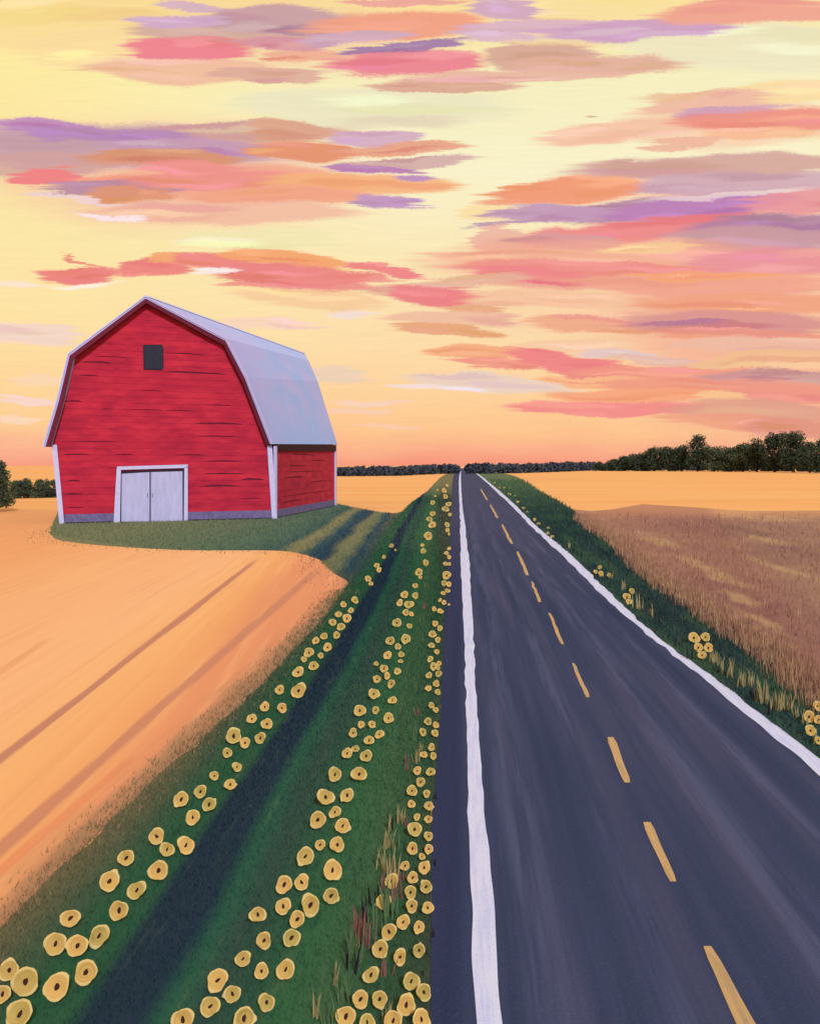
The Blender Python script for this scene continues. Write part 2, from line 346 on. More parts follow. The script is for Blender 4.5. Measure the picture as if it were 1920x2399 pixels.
def m_brown(N):
    p = pos(N); x, y, z = N.sep(p)
    n = N.noise(N.scale(p, (.12, .05, 1)), 1, 4, .6)
    n2 = N.noise(N.scale(p, (1.1, .25, 1)), 1, 4, .65)
    c = N.ramp(n, [(.34, alb((128,90,82))), (.46, alb((148,106,90))), (.56, alb((160,118,94))), (.68, alb((184,146,108)))])
    c = N.mix(N.rng(n2, .5, .75, 0., .4), c, alb((164,122,104)))
    c = N.mix(N.rng(N.math('MULTIPLY_ADD', n2, 26., y), 84., 118., 0., .9), c, alb((226,158,104)))
    c = N.mix(N.rng(N.math('SUBTRACT', x, N.math('MULTIPLY', y, .25)), 5.5, 2.8, 0., .5), c, alb((146,90,82)))
    for px, py, hw, hh in ((1650,1320,30,28),(1715,1352,35,20),(1745,1395,30,22),(1805,1450,24,40),(1850,1330,26,40),(1800,1262,36,14),(1560,1268,40,14)):
        g = at_z(px, py); g2 = at_z(px, py+hh); wx = hw/F*g.y; wy = g.y-g2.y
        ln = N.vmath('LENGTH', N.mapping(N.vmath('ADD', N.comb(x, y), N.vmath('SCALE', N.noise(p, .5, 2, .5, True))), (g.x, g.y, 0), 0, (wx, wy*1.2, 1)))
        c = N.mix(N.rng(ln, 1.3, .3, 0., .75), c, alb((186,150,104)))
    return c, n2
def grass_col(N):
    p = pos(N); x, y, z = N.sep(p)
    fan = N.math('MULTIPLY', N.math('SUBTRACT', y, 9.), N.rng(y, 9., 60., .0, .026, False))
    wv = N.noise(N.scale(p, (.9, .12, 0)), 1, 3, .55)
    xx = N.math('ADD', N.math('ADD', x, fan), N.math('MULTIPLY_ADD', wv, .5, -.25))
    t = N.rng(xx, -7., 0., 0., 1., False)
    def q(v): return (v+7)/7
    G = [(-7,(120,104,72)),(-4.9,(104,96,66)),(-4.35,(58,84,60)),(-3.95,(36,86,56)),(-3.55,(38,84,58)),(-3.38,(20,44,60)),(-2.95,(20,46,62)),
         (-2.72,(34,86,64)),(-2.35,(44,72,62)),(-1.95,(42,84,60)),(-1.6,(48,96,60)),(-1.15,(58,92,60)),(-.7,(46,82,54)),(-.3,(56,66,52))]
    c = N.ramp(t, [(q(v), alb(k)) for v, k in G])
    # rows of the plot beside the barn
    s = N.math('ADD', N.math('MULTIPLY_ADD', y, .05, x), N.math('MULTIPLY_ADD', N.noise(N.scale(p, (.5, .12, 0)), 1, 3, .6), 1.4, -.7))
    t2 = N.rng(s, -22., -2., 0., 1., False)
    def q2(v): return (v+22)/20
    G2 = [(-22,(118,120,84)),(-14,(98,112,84)),(-9.5,(80,104,84)),(-8.2,(62,92,82)),(-7.5,(136,128,86)),(-6.9,(128,122,86)),(-6.2,(50,82,84)),(-5.3,(38,66,80)),
          (-4.7,(126,122,84)),(-4.0,(116,118,84)),(-3.5,(48,76,82)),(-2.6,(40,72,80)),(-2,(52,84,72))]
    c2 = N.ramp(t2, [(q2(v), alb(k)) for v, k in G2])
    f = N.math('MULTIPLY', N.rng(N.math('MULTIPLY_ADD', x, -.9, y), 39., 46.), N.rng(s, -2.2, -3.4))
    c = N.mix(f, c, c2)
    st = N.noise(N.scale(p, (3.2, .35, 0)), 1.5, 4, .65)
    c = N.mix(N.rng(st, .55, .8, 0., .4), c, alb((96,110,72)))
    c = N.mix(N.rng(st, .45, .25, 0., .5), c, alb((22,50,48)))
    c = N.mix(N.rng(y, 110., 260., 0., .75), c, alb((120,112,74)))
    return c, st
def m_rverge(N):
    p = pos(N); x, y, z = N.sep(p)
    n = N.noise(N.scale(p, (.8, .12, 0)), 1, 4, .6); n2 = N.noise(N.scale(p, (3, .6, 0)), 1, 3, .6)
    c = N.ramp(n, [(.36, alb((26,50,52))), (.5, alb((36,64,60))), (.62, alb((52,80,58)))])
    c = N.mix(N.rng(n2, .52, .75, 0., .5), c, alb((78,76,56)))
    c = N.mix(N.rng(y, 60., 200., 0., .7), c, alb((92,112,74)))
    return c, n2
def m_road(N):
    p = pos(N); x, y, z = N.sep(p)
    a = N.noise(N.scale(p, (1.5, .045, 0)), 1, 4, .6)
    b = N.noise(N.scale(p, (9, 9, 1)), 3, 3, .7)
    w = N.noise(N.scale(p, (3.5, .12, 0)), 1, 4, .65)
    c = N.ramp(a, [(.3, alb((50,57,82))), (.5, alb((60,66,92))), (.66, alb((76,74,98)))])
    # worn wheel tracks
    for xc, hw in ((.85,.5), (2.05,.25), (3.7,.5), (4.75,.25)):
        d_ = N.math('ABSOLUTE', N.math('SUBTRACT', N.math('MULTIPLY_ADD', w, .6, x), xc+.3))
        c = N.mix(N.math('MULTIPLY', N.rng(d_, hw, .0, 0., .42), N.rng(w, .4, .62)), c, alb((98,100,130)))
    c = N.mix(N.rng(x, .12, -.15, 0., .6), c, alb((42,46,76)))
    c = N.mix(N.rng(b, .52, .8, 0., .3), c, alb((104,102,132)))
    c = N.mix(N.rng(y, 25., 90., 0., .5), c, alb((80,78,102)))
    return c, b
def m_paint(c1, c2, wear):
    def b(N):
        p = pos(N); n = N.noise(N.scale(p, (14, .8, 0)), 1, 4, .65); g = N.noise(p, 30, 2, .6)
        c = N.mix(N.rng(n, .4, .7), alb(c1), alb(c2))
        return N.mix(N.rng(g, .56, .74, 0., wear), c, alb((110,106,140)))
    return b
M = dict(
    far=mat('stubble_far', m_far), field=mat('field_rows', m_field), brown=mat('brown_field', m_brown),
    grass=mat('verge_grass', grass_col), rverge=mat('ditch_grass', m_rverge), road=mat('asphalt', m_road, 1., .03),
    white=mat('white_line_paint', m_paint((212,210,240), (192,192,228), .25)),
    ochre=mat('ochre_line_paint', m_paint((200,158,106), (172,142,100), .25)),
)

# ------------------------------------------------------------------ ground sheets
def smoothline(pts, n=6):
    """Catmull-Rom through photo points, so that edges bend gently"""
    out = []
    for i in range(len(pts)-1):
        p0 = Vector(pts[max(i-1, 0)]); p1 = Vector(pts[i]); p2 = Vector(pts[i+1]); p3 = Vector(pts[min(i+2, len(pts)-1)])
        for k in range(n):
            t = k/n
            out.append(.5*((2*p1)+(-p0+p2)*t+(2*p0-5*p1+4*p2-p3)*t*t+(-p0+3*p1-3*p2+p3)*t**3))
    out.append(Vector(pts[-1])); return out
def sheet(name, poly, z, m, jit=0., parent=None):
    vs = []
    for p in poly:
        w = at_z(p[0], p[1]) if len(p) == 2 else Vector((p[0], p[1], 0))
        if jit: w.x += (noise.noise(Vector((w.x*2, w.y*1.1, 3)))*jit*min(3, w.y/14+.4))
        vs.append((w.x, w.y, z))
    me = mesh(name, vs, [tuple(range(len(vs)))], m)
    bm = bmesh.new(); bm.from_mesh(me)
    bmesh.ops.triangulate(bm, faces=bm.faces, ngon_method='EAR_CLIP')
    for f in bm.faces:
        if f.normal.z < 0: f.normal_flip()
    bm.to_mesh(me); bm.free()
    return link(name, me, parent)
o = link('ground', mesh('ground', [(-4000,-300,0),(4000,-300,0),(4000,9000,0),(-4000,9000,0)], [(0,1,2,3)], M['far'])); tag(o, kind='structure')

GL = [(-700,2890),(0,2180),(87,2090),(208,1974),(347,1845),(500,1708),(604,1615),(691,1520),(746,1465),(795,1400),(818,1365)]
GT = [(818,1365),(776,1339),(746,1311),(700,1297),(640,1290),(400,1288),(150,1268),(118,1240)]
GB = [(785,1180),(920,1203),(960,1180),(1000,1150),(1030,1120),(1064,1101)]
RL = [(1068,1100),(1060,1125),(1057,1180),(1056,1240),(1042,1420),(1035,1587),(1030,1690),(1018,1848),(1012,1930),(1010,2132),(1008,2399),(1000,2900)]
RO = [(1087,1096),(1112,1106),(1139,1125),(1203,1180),(1255,1232),(1333,1298),(1395,1357),(1462,1423),(1551,1502),(1659,1581),(1803,1692),(1920,1782),(2300,2080),(3000,2620)]
RI = [(1085,1096),(1108,1106),(1133,1125),(1199,1187),(1250,1240),(1325,1310),(1397,1383),(1516,1488),(1641,1588),(1767,1692),(1893,1796),(2260,2110),(2930,2680)]
RB = [(1096,1096),(1139,1104),(1208,1116),(1260,1150),(1333,1191),(1386,1240),(1444,1272),(1501,1326),(1569,1380),(1641,1423),(1731,1484),(1821,1541),(1920,1624),(2400,1960),(3100,2420)]
sm = smoothline
FL_ = sm(GL); FT_ = sm(GT)[1:]
sheet('crop_field', [tuple(p) for p in FL_] + [tuple(p) for p in FT_] + [(138,1195),(-200,1188),(-900,1192),(-6000,1400),(-9000,2890)], .004, M['field']).__setitem__('kind', 'structure')
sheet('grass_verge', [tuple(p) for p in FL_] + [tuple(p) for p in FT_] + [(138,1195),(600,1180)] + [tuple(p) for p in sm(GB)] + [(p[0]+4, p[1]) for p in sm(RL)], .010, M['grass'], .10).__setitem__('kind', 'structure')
sheet('stubble_field', [(p[0]-8, p[1]) for p in sm(RB)[24:]] + [(9000,2420),(5000,1260),(2600,1203),(1920,1196),(1750,1197),(1600,1187),(1500,1181),(1430,1194),(1375,1197)], .006, M['brown'], .25).__setitem__('kind', 'structure')
sheet('ditch_verge', [(p[0]-3, p[1]) for p in sm(RO)] + [tuple(p) for p in reversed(sm(RB))], .012, M['rverge'], .10).__setitem__('kind', 'structure')

road = sheet('road', [tuple(p) for p in sm(RL)] + [tuple(p) for p in reversed(sm(RO))], .018, M['road']); tag(road, kind='structure')
LL = [(1077,1104),(1074.5,1130),(1076,1188),(1078,1240),(1080,1348),(1087,1500),(1091,1650),(1095,1800),(1100,2013),(1105,2200),(1115,2399),(1130,2900)]
LR = [(1079.5,1104),(1079.5,1130),(1083,1188),(1090,1240),(1101,1348),(1109,1500),(1116,1650),(1127,1800),(1146,2013),(1160,2200),(1175,2399),(1210,2900)]
o = sheet('edge_line', [tuple(p) for p in sm(LL, 10)] + [tuple(p) for p in reversed(sm(LR, 10))], .023, M['white'], .03, road)
o['label'] = 'thick white line along the left side of the road'
o = sheet('edge_line', [tuple(p) for p in sm(RI, 10)] + [tuple(p) for p in reversed(sm(RO, 10))], .023, M['white'], .05, road)
o['label'] = 'white line along the right side of the road'
DASH = [((1644,1668,2222),(1750,1800,2462)),((1503,1524,1930),(1567,1587,2070)),((1418,1437,1730),(1461,1480,1837)),((1338,1345,1556),(1371,1382,1636)),
        ((1283,1290,1438),(1312,1321,1511)),((1242,1248,1364),(1260,1268,1412)),((1209,1215,1293),(1231,1240,1349)),((1173,1178,1229),(1195,1202,1275)),
        ((1146,1150,1183),(1162,1168,1214)),((1124,1127,1146),(1139,1143,1172)),((1950,2020,2760),(2130,2240,3100))]
for (a, b, y0), (c, d_, y1) in DASH:
    L = []; Rr = []
    for k in range(9):
        t = k/8; w = .5+.5*min(1, 6*min(t, 1-t)+.45)
        xl = a+(c-a)*t; xr = b+(d_-b)*t; y = y0+(y1-y0)*t; m_ = (xl+xr)/2; h_ = (xr-xl)/2*w
        L.append((m_-h_, y)); Rr.append((m_+h_, y))
    sheet('lane_dash', L+Rr[::-1], .023, M['ochre'], .02, road)

# ------------------------------------------------------------------ barn
MB = dict(
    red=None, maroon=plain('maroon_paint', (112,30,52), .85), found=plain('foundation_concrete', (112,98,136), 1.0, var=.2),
    trim=plain('lilac_white_paint', (216,206,238), .85, var=.06), door=plain('door_paint', (196,188,220), .9, var=.08, sc=1.2, stretch=(3,3,.5)),
    eave=plain('eave_shade_paint', (66,24,40), .7),  # eave board: shade below the roof overhang put into its dark colour
    dark=plain('dark_glass', (38,46,70), .6, rough=.5), iron=plain('dark_iron', (48,40,56), .8))
def m_red(N):
    p = pos(N); n = N.noise(N.scale(p, (.5, .5, 1.6)), 1, 4, .6); f = N.noise(N.scale(p, (1.2, 1.2, 6)), 1.5, 3, .65)
    c = N.ramp(n, [(.34, alb((182,34,62), .85)), (.5, alb((205,40,66), .85)), (.66, alb((222,50,70), .85))])
    c = N.mix(N.rng(rnd(N), 0., 1., 0., .25), c, alb((176,32,58), .85))
    return N.mix(N.rng(f, .6, .8, 0., .4), c, alb((132,28,52), .8)), f
MB['red'] = mat('red_board_paint', m_red)
def m_roof(N):
    p = pos(N); x, y, z = N.sep(p)
    n = N.noise(N.scale(p, (.22, .22, .35)), 1, 4, .55); f = N.noise(N.scale(p, (1.5, .3, .4)), 1, 3, .6)
    c = N.ramp(n, [(.36, alb((180,172,216), 1.04)), (.5, alb((166,176,220), 1.04)), (.64, alb((154,176,222), 1.04))])
    c = N.mix(N.rng(N.math('ADD', z, N.math('MULTIPLY', n, 3.)), 12.2, 8.6, 0., .7), c, alb((144,176,222), 1.04))
    c = N.mix(N.rng(y, 86., 77., 0., .45), c, alb((206,172,220), .9))
    return N.mix(N.rng(f, .56, .78, 0., .3), c, alb((188,194,230), 1.04)), f
MB['roof'] = mat('lavender_metal_roof', m_roof, .6, .3)

A0 = Vector(((148-CX)/F*73, 73, 0)); A1 = Vector(((641-CX)/F*79.8, 79.8, 0)); A2 = Vector(((784-CX)/F*105, 105, 0))
base = (A0+A1)/2
barn = empty('barn', base)
tag(barn, 'large red barn with lavender gambrel roof and pale double doors beside the orange field', 'barn')
def bobj(name, vs, fs, m, parent=None, smooth=False, origin=None):
    org = origin or base
    me = mesh(name, [Vector(v)-org for v in vs], fs, m, smooth)
    fixn(me)
    par = parent or barn
    o = link(name, me, par)
    o.location = org-(base if par is barn else par_origin(par))
    return o
_po = {}
def par_origin(o): return _po.get(o.name, base)
def plane_hit(px, py, P, Q, off=0.):
    D = (Q-P); n = Vector((D.y, -D.x, 0)).normalized()     # towards the camera side
    if n.y > 0 and abs(n.y) > abs(n.x): n = -n
    r = Vector(((px-CX)/F, 1, -(py-CY)/F)); o_ = Vector((0,0,H)); pp = P+n*off
    t = (pp-o_).dot(n)/r.dot(n)
    return o_+r*t
def fr(px, py, off=0.): return plane_hit(px, py, A0, A1, off)
nF = Vector(((A1-A0).y, -(A1-A0).x, 0)).normalized()
if nF.y > 0: nF = -nF
nS = Vector(((A2-A1).y, -(A2-A1).x, 0)).normalized()
if nS.x < 0: nS = -nS
dF = (A1-A0).normalized(); dS = (A2-A1).normalized()
def sr(px, py, off=0.):
    pp = A1+nS*off; r = Vector(((px-CX)/F, 1, -(py-CY)/F)); o_ = Vector((0,0,H))
    return o_+r*((pp-o_).dot(nS)/r.dot(nS))
def inp(v, P, D): return ((v-P).dot(D), v.z)
# wall outline (photo points on the front plane)
PL = [(148,1223),(131,1046),(122,1040),(143,938),(170,832),(341,703)]
PR = [(641,1216),(628,1046),(622,1036),(566,888),(522,802),(341,703)]
chL = [inp(fr(*p), A0, dF) for p in PL]; chR = [inp(fr(*p), A0, dF) for p in PR]
chL[0] = (chL[0][0], 0); chR[0] = (chR[0][0], 0)
def chx(ch, z):
    z = max(ch[0][1], min(ch[-1][1], z))
    for (x0, z0), (x1, z1) in zip(ch, ch[1:]):
        if z <= z1: return x0+(x1-x0)*((z-z0)/(z1-z0) if z1 > z0 else 1)
    return ch[-1][0]
def wallp(s, z, off, P=A0, D=dF, n=nF): return P+D*s+Vector((0,0,z))+n*off
# barn shell behind the boards
loop = [(c[0]+.02, c[1]) for c in chL] + [(c[0]-.02, c[1]) for c in reversed(chR[:-1])]
bobj('wall', *prism([wallp(s, z, 0) for s, z in loop], [wallp(s, z, -.3) for s, z in loop]), MB['maroon'])['label'] = 'dark red timber wall behind the front boards'
# back profile
BK_R = [at_d(784,1040,105), at_d(741,892,105.3), at_d(720,843,106.5), at_d(710,826,112)]
BK_L = [Vector((-28.2,114,7.2)), Vector((-27.3,113.7,13.5)), Vector((-25.4,113.2,17.6))]
B3 = Vector((-28.0,114,0))
bk = [A2.copy(), BK_R[0], BK_R[1], BK_R[2], BK_R[3], BK_L[2], BK_L[1], BK_L[0], B3]
ctr = Vector((-26, 95, 6))
def inn(v, k=.3): return v+(Vector((ctr.x, v.y, ctr.z))-v).normalized()*k
bk_in = [inn(v, .25) if 0 < i < 8 else v for i, v in enumerate(bk)]
for v in bk_in: v.z = max(v.z, 0)
bobj('wall', *prism(bk_in, [v+Vector((0,-.3,0)) for v in bk_in]), MB['maroon'])['label'] = 'far end wall of the barn'
sh = 6.85
bobj('wall', *prism([A1+dS*.05, A2, A2+Vector((0,0,sh)), A1+dS*.05+Vector((0,0,sh))], [v-nS*.3 for v in (A1+dS*.05, A2, A2+Vector((0,0,sh)), A1+dS*.05+Vector((0,0,sh)))]), MB['maroon'])['label'] = 'dark red timber wall behind the side boards'
Lw = [A0+Vector((.05,.3,0)), B3, B3+Vector((0,0,6.9)), A0+Vector((-.4,.3,6.6))]
bobj('wall', *prism(Lw, [v+Vector((.3,0,0)) for v in Lw]), MB['maroon'])['label'] = 'far left wall of the barn'
# boards, row by row; where the photo shows a dark crack the lower edge of the board is eaten away
CR = [(275,440,405,10),(345,520,392,5),(270,370,485,8),(200,290,622,10),(690,1020,450,12),(690,900,355,6),(580,700,547,5),(520,700,650,5),(905,1040,632,8),
      (850,1100,712,13),(860,1100,770,7),(215,270,795,9),(190,500,815,4),(750,900,862,7),(190,330,885,7),(900,1100,910,9),(205,280,993,10),(1080,1210,998,14),
      (890,1120,970,8),(870,1100,1045,14),(195,290,1090,9),(200,300,1148,7),(1080,1190,1090,6),(440,560,890,6),(410,560,938,6),(380,450,660,4),(700,860,650,5),(300,380,1060,4)]
CRS = [(1330,1470,880,6),(1440,1515,900,9),(1300,1410,1000,9),(1430,1540,1015,7),(1310,1420,930,6),(1285,1400,1105,7),(1300,1500,960,5),(1290,1540,1060,5)]
def crk(L, hit, P, D):
    out = []
    for x0, x1, y, t in L:
        a = inp(hit(60+x0/2.1575, 660+y/2.1575), P, D); b = inp(hit(60+x1/2.1575, 660+y/2.1575), P, D)
        out.append((a[0], b[0], (a[1]+b[1])/2, t/2.1575/F*82*.66))
    return out
def boards(z0, z1, rows, xl, xr, cracks, P, D, n):
    hgt = (z1-z0)/rows
    for r in range(rows):
        a, b = z0+hgt*r, z0+hgt*(r+1)
        lo = []
        top = [(xr(b-.012), b-.012), (xl(b-.012), b-.012)]
        mine = sorted([c for c in cracks if a-hgt/2 <= c[2] < a+hgt/2])
        xa, xb = xl(a), xr(a)
        lo.append((xa, a)); last = xa
        for c in mine:
            s0, s1 = max(c[0], last+.05), min(c[1], xb-.05)
            if s1-s0 < .3: continue
            K = 7
            for k in range(K+1):
                u = k/K; hgt_c = c[3]*math.sin(math.pi*u)**.7*(.75+.5*random.random()) if 0 < k < K else 0
                lo.append((s0+(s1-s0)*u, a+hgt_c))
            last = s1
        lo.append((xb, a))
        poly = lo+top
        if abs(poly[-1][0]-poly[-2][0]) < .02: poly = lo+[top[0]]
        off0 = .05+random.uniform(-.006, .006)
        vs, fs = prism([wallp(s, z, off0, P, D, n) for s, z in poly], [wallp(s, z, .004, P, D, n) for s, z in poly])
        bobj('board', vs, fs, MB['red'], origin=wallp((xa+xb)/2, a, 0, P, D, n))
ztop = chL[-1][1]
boards(.78, ztop-.04, 33, lambda z: chx(chL, z), lambda z: chx(chR, z), crk(CR, fr, A0, dF), A0, dF, nF)
LS = (A2-A1).length
boards(.78, 6.7, 10, lambda z: .1, lambda z: LS-.05, crk(CRS, sr, A1, dS), A1, dS, nS)
# foundation: two runs of stone, front and side
bx = lambda s0, s1, z0, z1, o0, o1, P=A0, D=dF, n=nF: prism([wallp(s0,z0,o1,P,D,n),wallp(s1,z0,o1,P,D,n),wallp(s1,z1,o1,P,D,n),wallp(s0,z1,o1,P,D,n)],
    [wallp(s0,z0,o0,P,D,n),wallp(s1,z0,o0,P,D,n),wallp(s1,z1,o0,P,D,n),wallp(s0,z1,o0,P,D,n)])
LF = (A1-A0).length
bobj('foundation', *bx(.1, LF-.05, -.2, .80, .003, .10), MB['found'])
bobj('foundation', *bx(.15, LS-.05, -.2, .80, .003, .10, A1, dS, nS), MB['found'])
bobj('sill_strip', *bx(.1, LF-.05, -.2, .12, .102, .16), MB['iron'])
bobj('sill_strip', *bx(.15, LS-.05, -.2, .10, .102, .15, A1, dS, nS), MB['iron'])
# corner posts
def post(pa, pb, w, nn, dd):
    q = [pa-dd*w, pa+dd*w, pb+dd*w, pb-dd*w]
    bobj('corner_post', *prism([v+nn*.2 for v in q], [v-nn*.02 for v in q]), MB['trim'], origin=pa)
post(wallp(-.1,0,0), wallp(chx(chL,6.7)+.02, 6.75, 0), .19, nF, dF)
post(wallp(LF+.02,0,0), wallp(chx(chR,6.7)+.1,6.85,0), .22, nF, dF)
post(A1+dS*.25, A1+dS*.25+Vector((0,0,6.8)), .22, nS, dS)
post(A2-dS*.1, A2-dS*.1+Vector((0,0,6.9)), .34, nS, dS)
# great door
def frpoly(pts, o0, o1, name, m, parent=None, flat0=True):
    P3 = [fr(*p) for p in pts]; ss = [inp(v, A0, dF) for v in P3]
    return bobj(name, *prism([wallp(s, max(z, .02), o1) for s, z in ss], [wallp(s, max(z, .02), o0) for s, z in ss]), m, parent)
door = frpoly([(279,1225),(432,1225),(432,1099),(280,1105)], .11, .16, 'door', MB['iron']); door['label'] = 'pale double barn door in a white frame'
def sub(o): return o
for pts in ([(284,1222),(350,1222),(350,1106),(285,1110)], [(353,1222),(427,1222),(427,1104),(353,1106)]):
    frpoly(pts, .165, .22, 'door_leaf', MB['door'], door)
for pts in ([(266,1229),(281,1229),(283,1101),(273,1101)], [(430,1229),(439,1229),(439,1093),(431,1093)], [(273,1101),(439,1096),(439,1088),(274,1093)]):
    frpoly(pts, .13, .30, 'door_frame', MB['trim'], door)
frpoly([(345,1155),(346,1155),(346,1165),(345,1165)], .222, .27, 'handle', MB['iron'], door); frpoly([(356,1155),(357,1155),(357,1165),(356,1165)], .222, .27, 'handle', MB['iron'], door)
# loft window
win = frpoly([(336,866),(335,808),(378,807),(382,815),(383,860),(379,867)], .06, .10, 'loft_window', MB['iron'])
for pts in ([(339,864),(338,811),(358,810),(358,864)], [(359.5,864),(359.5,810),(376,810),(379,816),(380,860),(377,864)]):
    frpoly(pts, .104, .12, 'pane', MB['dark'], win)
# roof: front outline (0.7 m in front of the wall) to back outline
FRL = [fr(*p, .7) for p in ((100,1046),(132,938),(159,828),(340,693))]
FRR = [fr(*p, .7) for p in ((530,793),(578,884),(638,1040))]
RF = FRL+FRR
bkp = Vector((0,.9,0))
RBk = [BK_L[0]+Vector((-.4,.9,-.2)), BK_L[1]+bkp, BK_L[2]+bkp, BK_R[3]+bkp, BK_R[2]+bkp, BK_R[1]+bkp, at_d(790,1041,105.8)]
def roofslope(i0, i1, lbl):
    k = i1-i0+1; vs = []
    NS = 12
    for st in range(NS+1):
        t = st/NS
        ring = [RF[i].lerp(RBk[i], t)+Vector((0,0,-.28*math.sin(math.pi*t)*0)) for i in range(i0, i1+1)]
        vs += ring + [inn(v, .22) for v in ring]
    fs = []
    for st in range(NS):
        a, b = st*2*k, (st+1)*2*k
        for j in range(k-1):
            fs.append((a+j, a+j+1, b+j+1, b+j)); fs.append((a+k+j, b+k+j, b+k+j+1, a+k+j+1))
        fs.append((a, b, b+k, a+k)); fs.append((a+k-1, a+2*k-1, b+2*k-1, b+k-1))
    for a in (0, NS*2*k):
        for j in range(k-1): fs.append((a+j, a+k+j, a+k+j+1, a+j+1))
    o_ = bobj('roof', vs, fs, MB['roof']); o_['label'] = lbl; return o_
roofslope(0, 3, 'left slopes of the lavender roof'); roofslope(3, 6, 'right slopes of the lavender roof')
rd = [RF[3]+Vector((0,0,.03)), RBk[3]+Vector((0,0,.03))]
v = []
for p in rd: v.append([p+Vector((-.22,0,-.1)), p+Vector((0,0,.07)), p+Vector((.22,0,-.1)), p+Vector((0,0,-.05))])
bobj('ridge_cap', *prism(v[0], v[1]), MB['trim'])
def band(pts, w0, w1, off0, off1, name, m, lbl):
    """strip under the roof edge on the front, w in metres towards the barn's middle"""
    vs = []; fs = []
    for p in pts:
        a = inn(Vector((p.x, p.y, p.z)), w0); b = inn(Vector((p.x, p.y, p.z)), w1)
        vs += [a+nF*off1, b+nF*off1, b+nF*off0, a+nF*off0]
    for i in range(len(pts)-1):
        a, b = 4*i, 4*i+4
        for j in range(4): fs.append((a+j, a+(j+1) % 4, b+(j+1) % 4, b+j))
    fs += [(0,1,2,3), tuple(4*(len(pts)-1)+q for q in (3,2,1,0))]
    o_ = bobj(name, vs, fs, m); o_['label'] = lbl
band(RF[:4], .02, .62, -.60, -.02, 'rake_shade_board', MB['maroon'], 'boards coloured dark as overhang shadow under the left roof edge')  # fascia boards whose maroon also paints in the shadow of the overhang
band(RF[3:], .02, .62, -.60, -.02, 'rake_shade_board', MB['maroon'], 'boards coloured dark as overhang shadow under the right roof edge')
band(RF[:4], -.03, .08, .004, .06, 'rake_trim', MB['trim'], 'thin pale trim along the left roof edge')
band(RF[3:], -.02, .09, .004, .05, 'rake_trim', MB['trim'], 'pale trim along the right roof edge')
e0, e1 = RF[6], RBk[6]
v4 = lambda s_, z0, z1: [wallp(s_, z0, .06, A1, dS, nS), wallp(s_, z0, .20, A1, dS, nS), wallp(s_, z1, .20, A1, dS, nS), wallp(s_, z1, .06, A1, dS, nS)]
bobj('eave_shade_board', *prism(v4(.3, 6.35, 6.98), v4(LS-.05, 6.75, 7.5)), MB['eave'])

# ------------------------------------------------------------------ trees
def m_leaf(N, cols, k=1.):
    r = N.noise(pos(N), .35, 3, .6); g = N.noise(pos(N), 2.5, 2, .6)
    c = N.ramp(r, [(.35, alb(cols[0], k)), (.5, alb(cols[1], k)), (.65, alb(cols[2], k))])
    return N.mix(N.rng(g, .5, .75, 0., .5), c, alb(cols[3], k))
ML = [mat('leaves_dark', lambda N: m_leaf(N, [(42,48,52),(58,68,56),(80,92,62),(104,112,72)], 1.15), .9, .05),
      mat('leaves_olive', lambda N: m_leaf(N, [(56,60,56),(78,86,64),(102,110,74),(122,124,84)], 1.1), .9, .05)]
MT = plain('bark', (64,46,54), .9)
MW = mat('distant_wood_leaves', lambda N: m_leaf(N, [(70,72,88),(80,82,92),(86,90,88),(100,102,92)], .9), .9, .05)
def leafcloud(rs, blobs, n, size):
    """n small leaf-clump quads through the volume of the blobs (x, y, z, rx, ry, rz)"""
    vs = []; fs = []
    vol = [b[3]*b[5] for b in blobs]; tot = sum(vol)
    for b, w in zip(blobs, vol):
        for _ in range(max(6, int(n*w/tot))):
            d_ = Vector((rs.gauss(0,1), rs.gauss(0,1), rs.gauss(0,1))).normalized()*(rs.random()**.35)
            d_ *= 1+.25*noise.noise(Vector((b[0]+d_.x*2, b[1]+d_.y*2, d_.z*2)))
            c = Vector((b[0]+d_.x*b[3], b[1]+d_.y*b[4], b[2]+d_.z*b[5]))
            s = size*rs.uniform(.5, 1.3)
            a = Vector((rs.gauss(0,1), rs.gauss(0,1), rs.gauss(0,1))).normalized(); t = a.orthogonal().normalized(); u = a.cross(t)
            i = len(vs)
            vs += [c-t*s, c+u*s*.55, c+t*s, c-u*s*.55]; fs.append((i, i+1, i+2, i+3))
    return vs, fs
def tube(vs, fs, p, q, r0, r1, seg=6):
    d_ = (q-p).normalized(); t = d_.orthogonal().normalized(); u = d_.cross(t); i = len(vs)
    for c, r in ((p, r0), (q, r1)):
        for k in range(seg):
            a = 2*math.pi*k/seg; vs.append(c+t*math.cos(a)*r+u*math.sin(a)*r)
    for k in range(seg): fs.append((i+k, i+(k+1) % seg, i+seg+(k+1) % seg, i+seg+k))
    fs.append(tuple(i+k for k in range(seg))[::-1]); fs.append(tuple(i+seg+k for k in range(seg)))
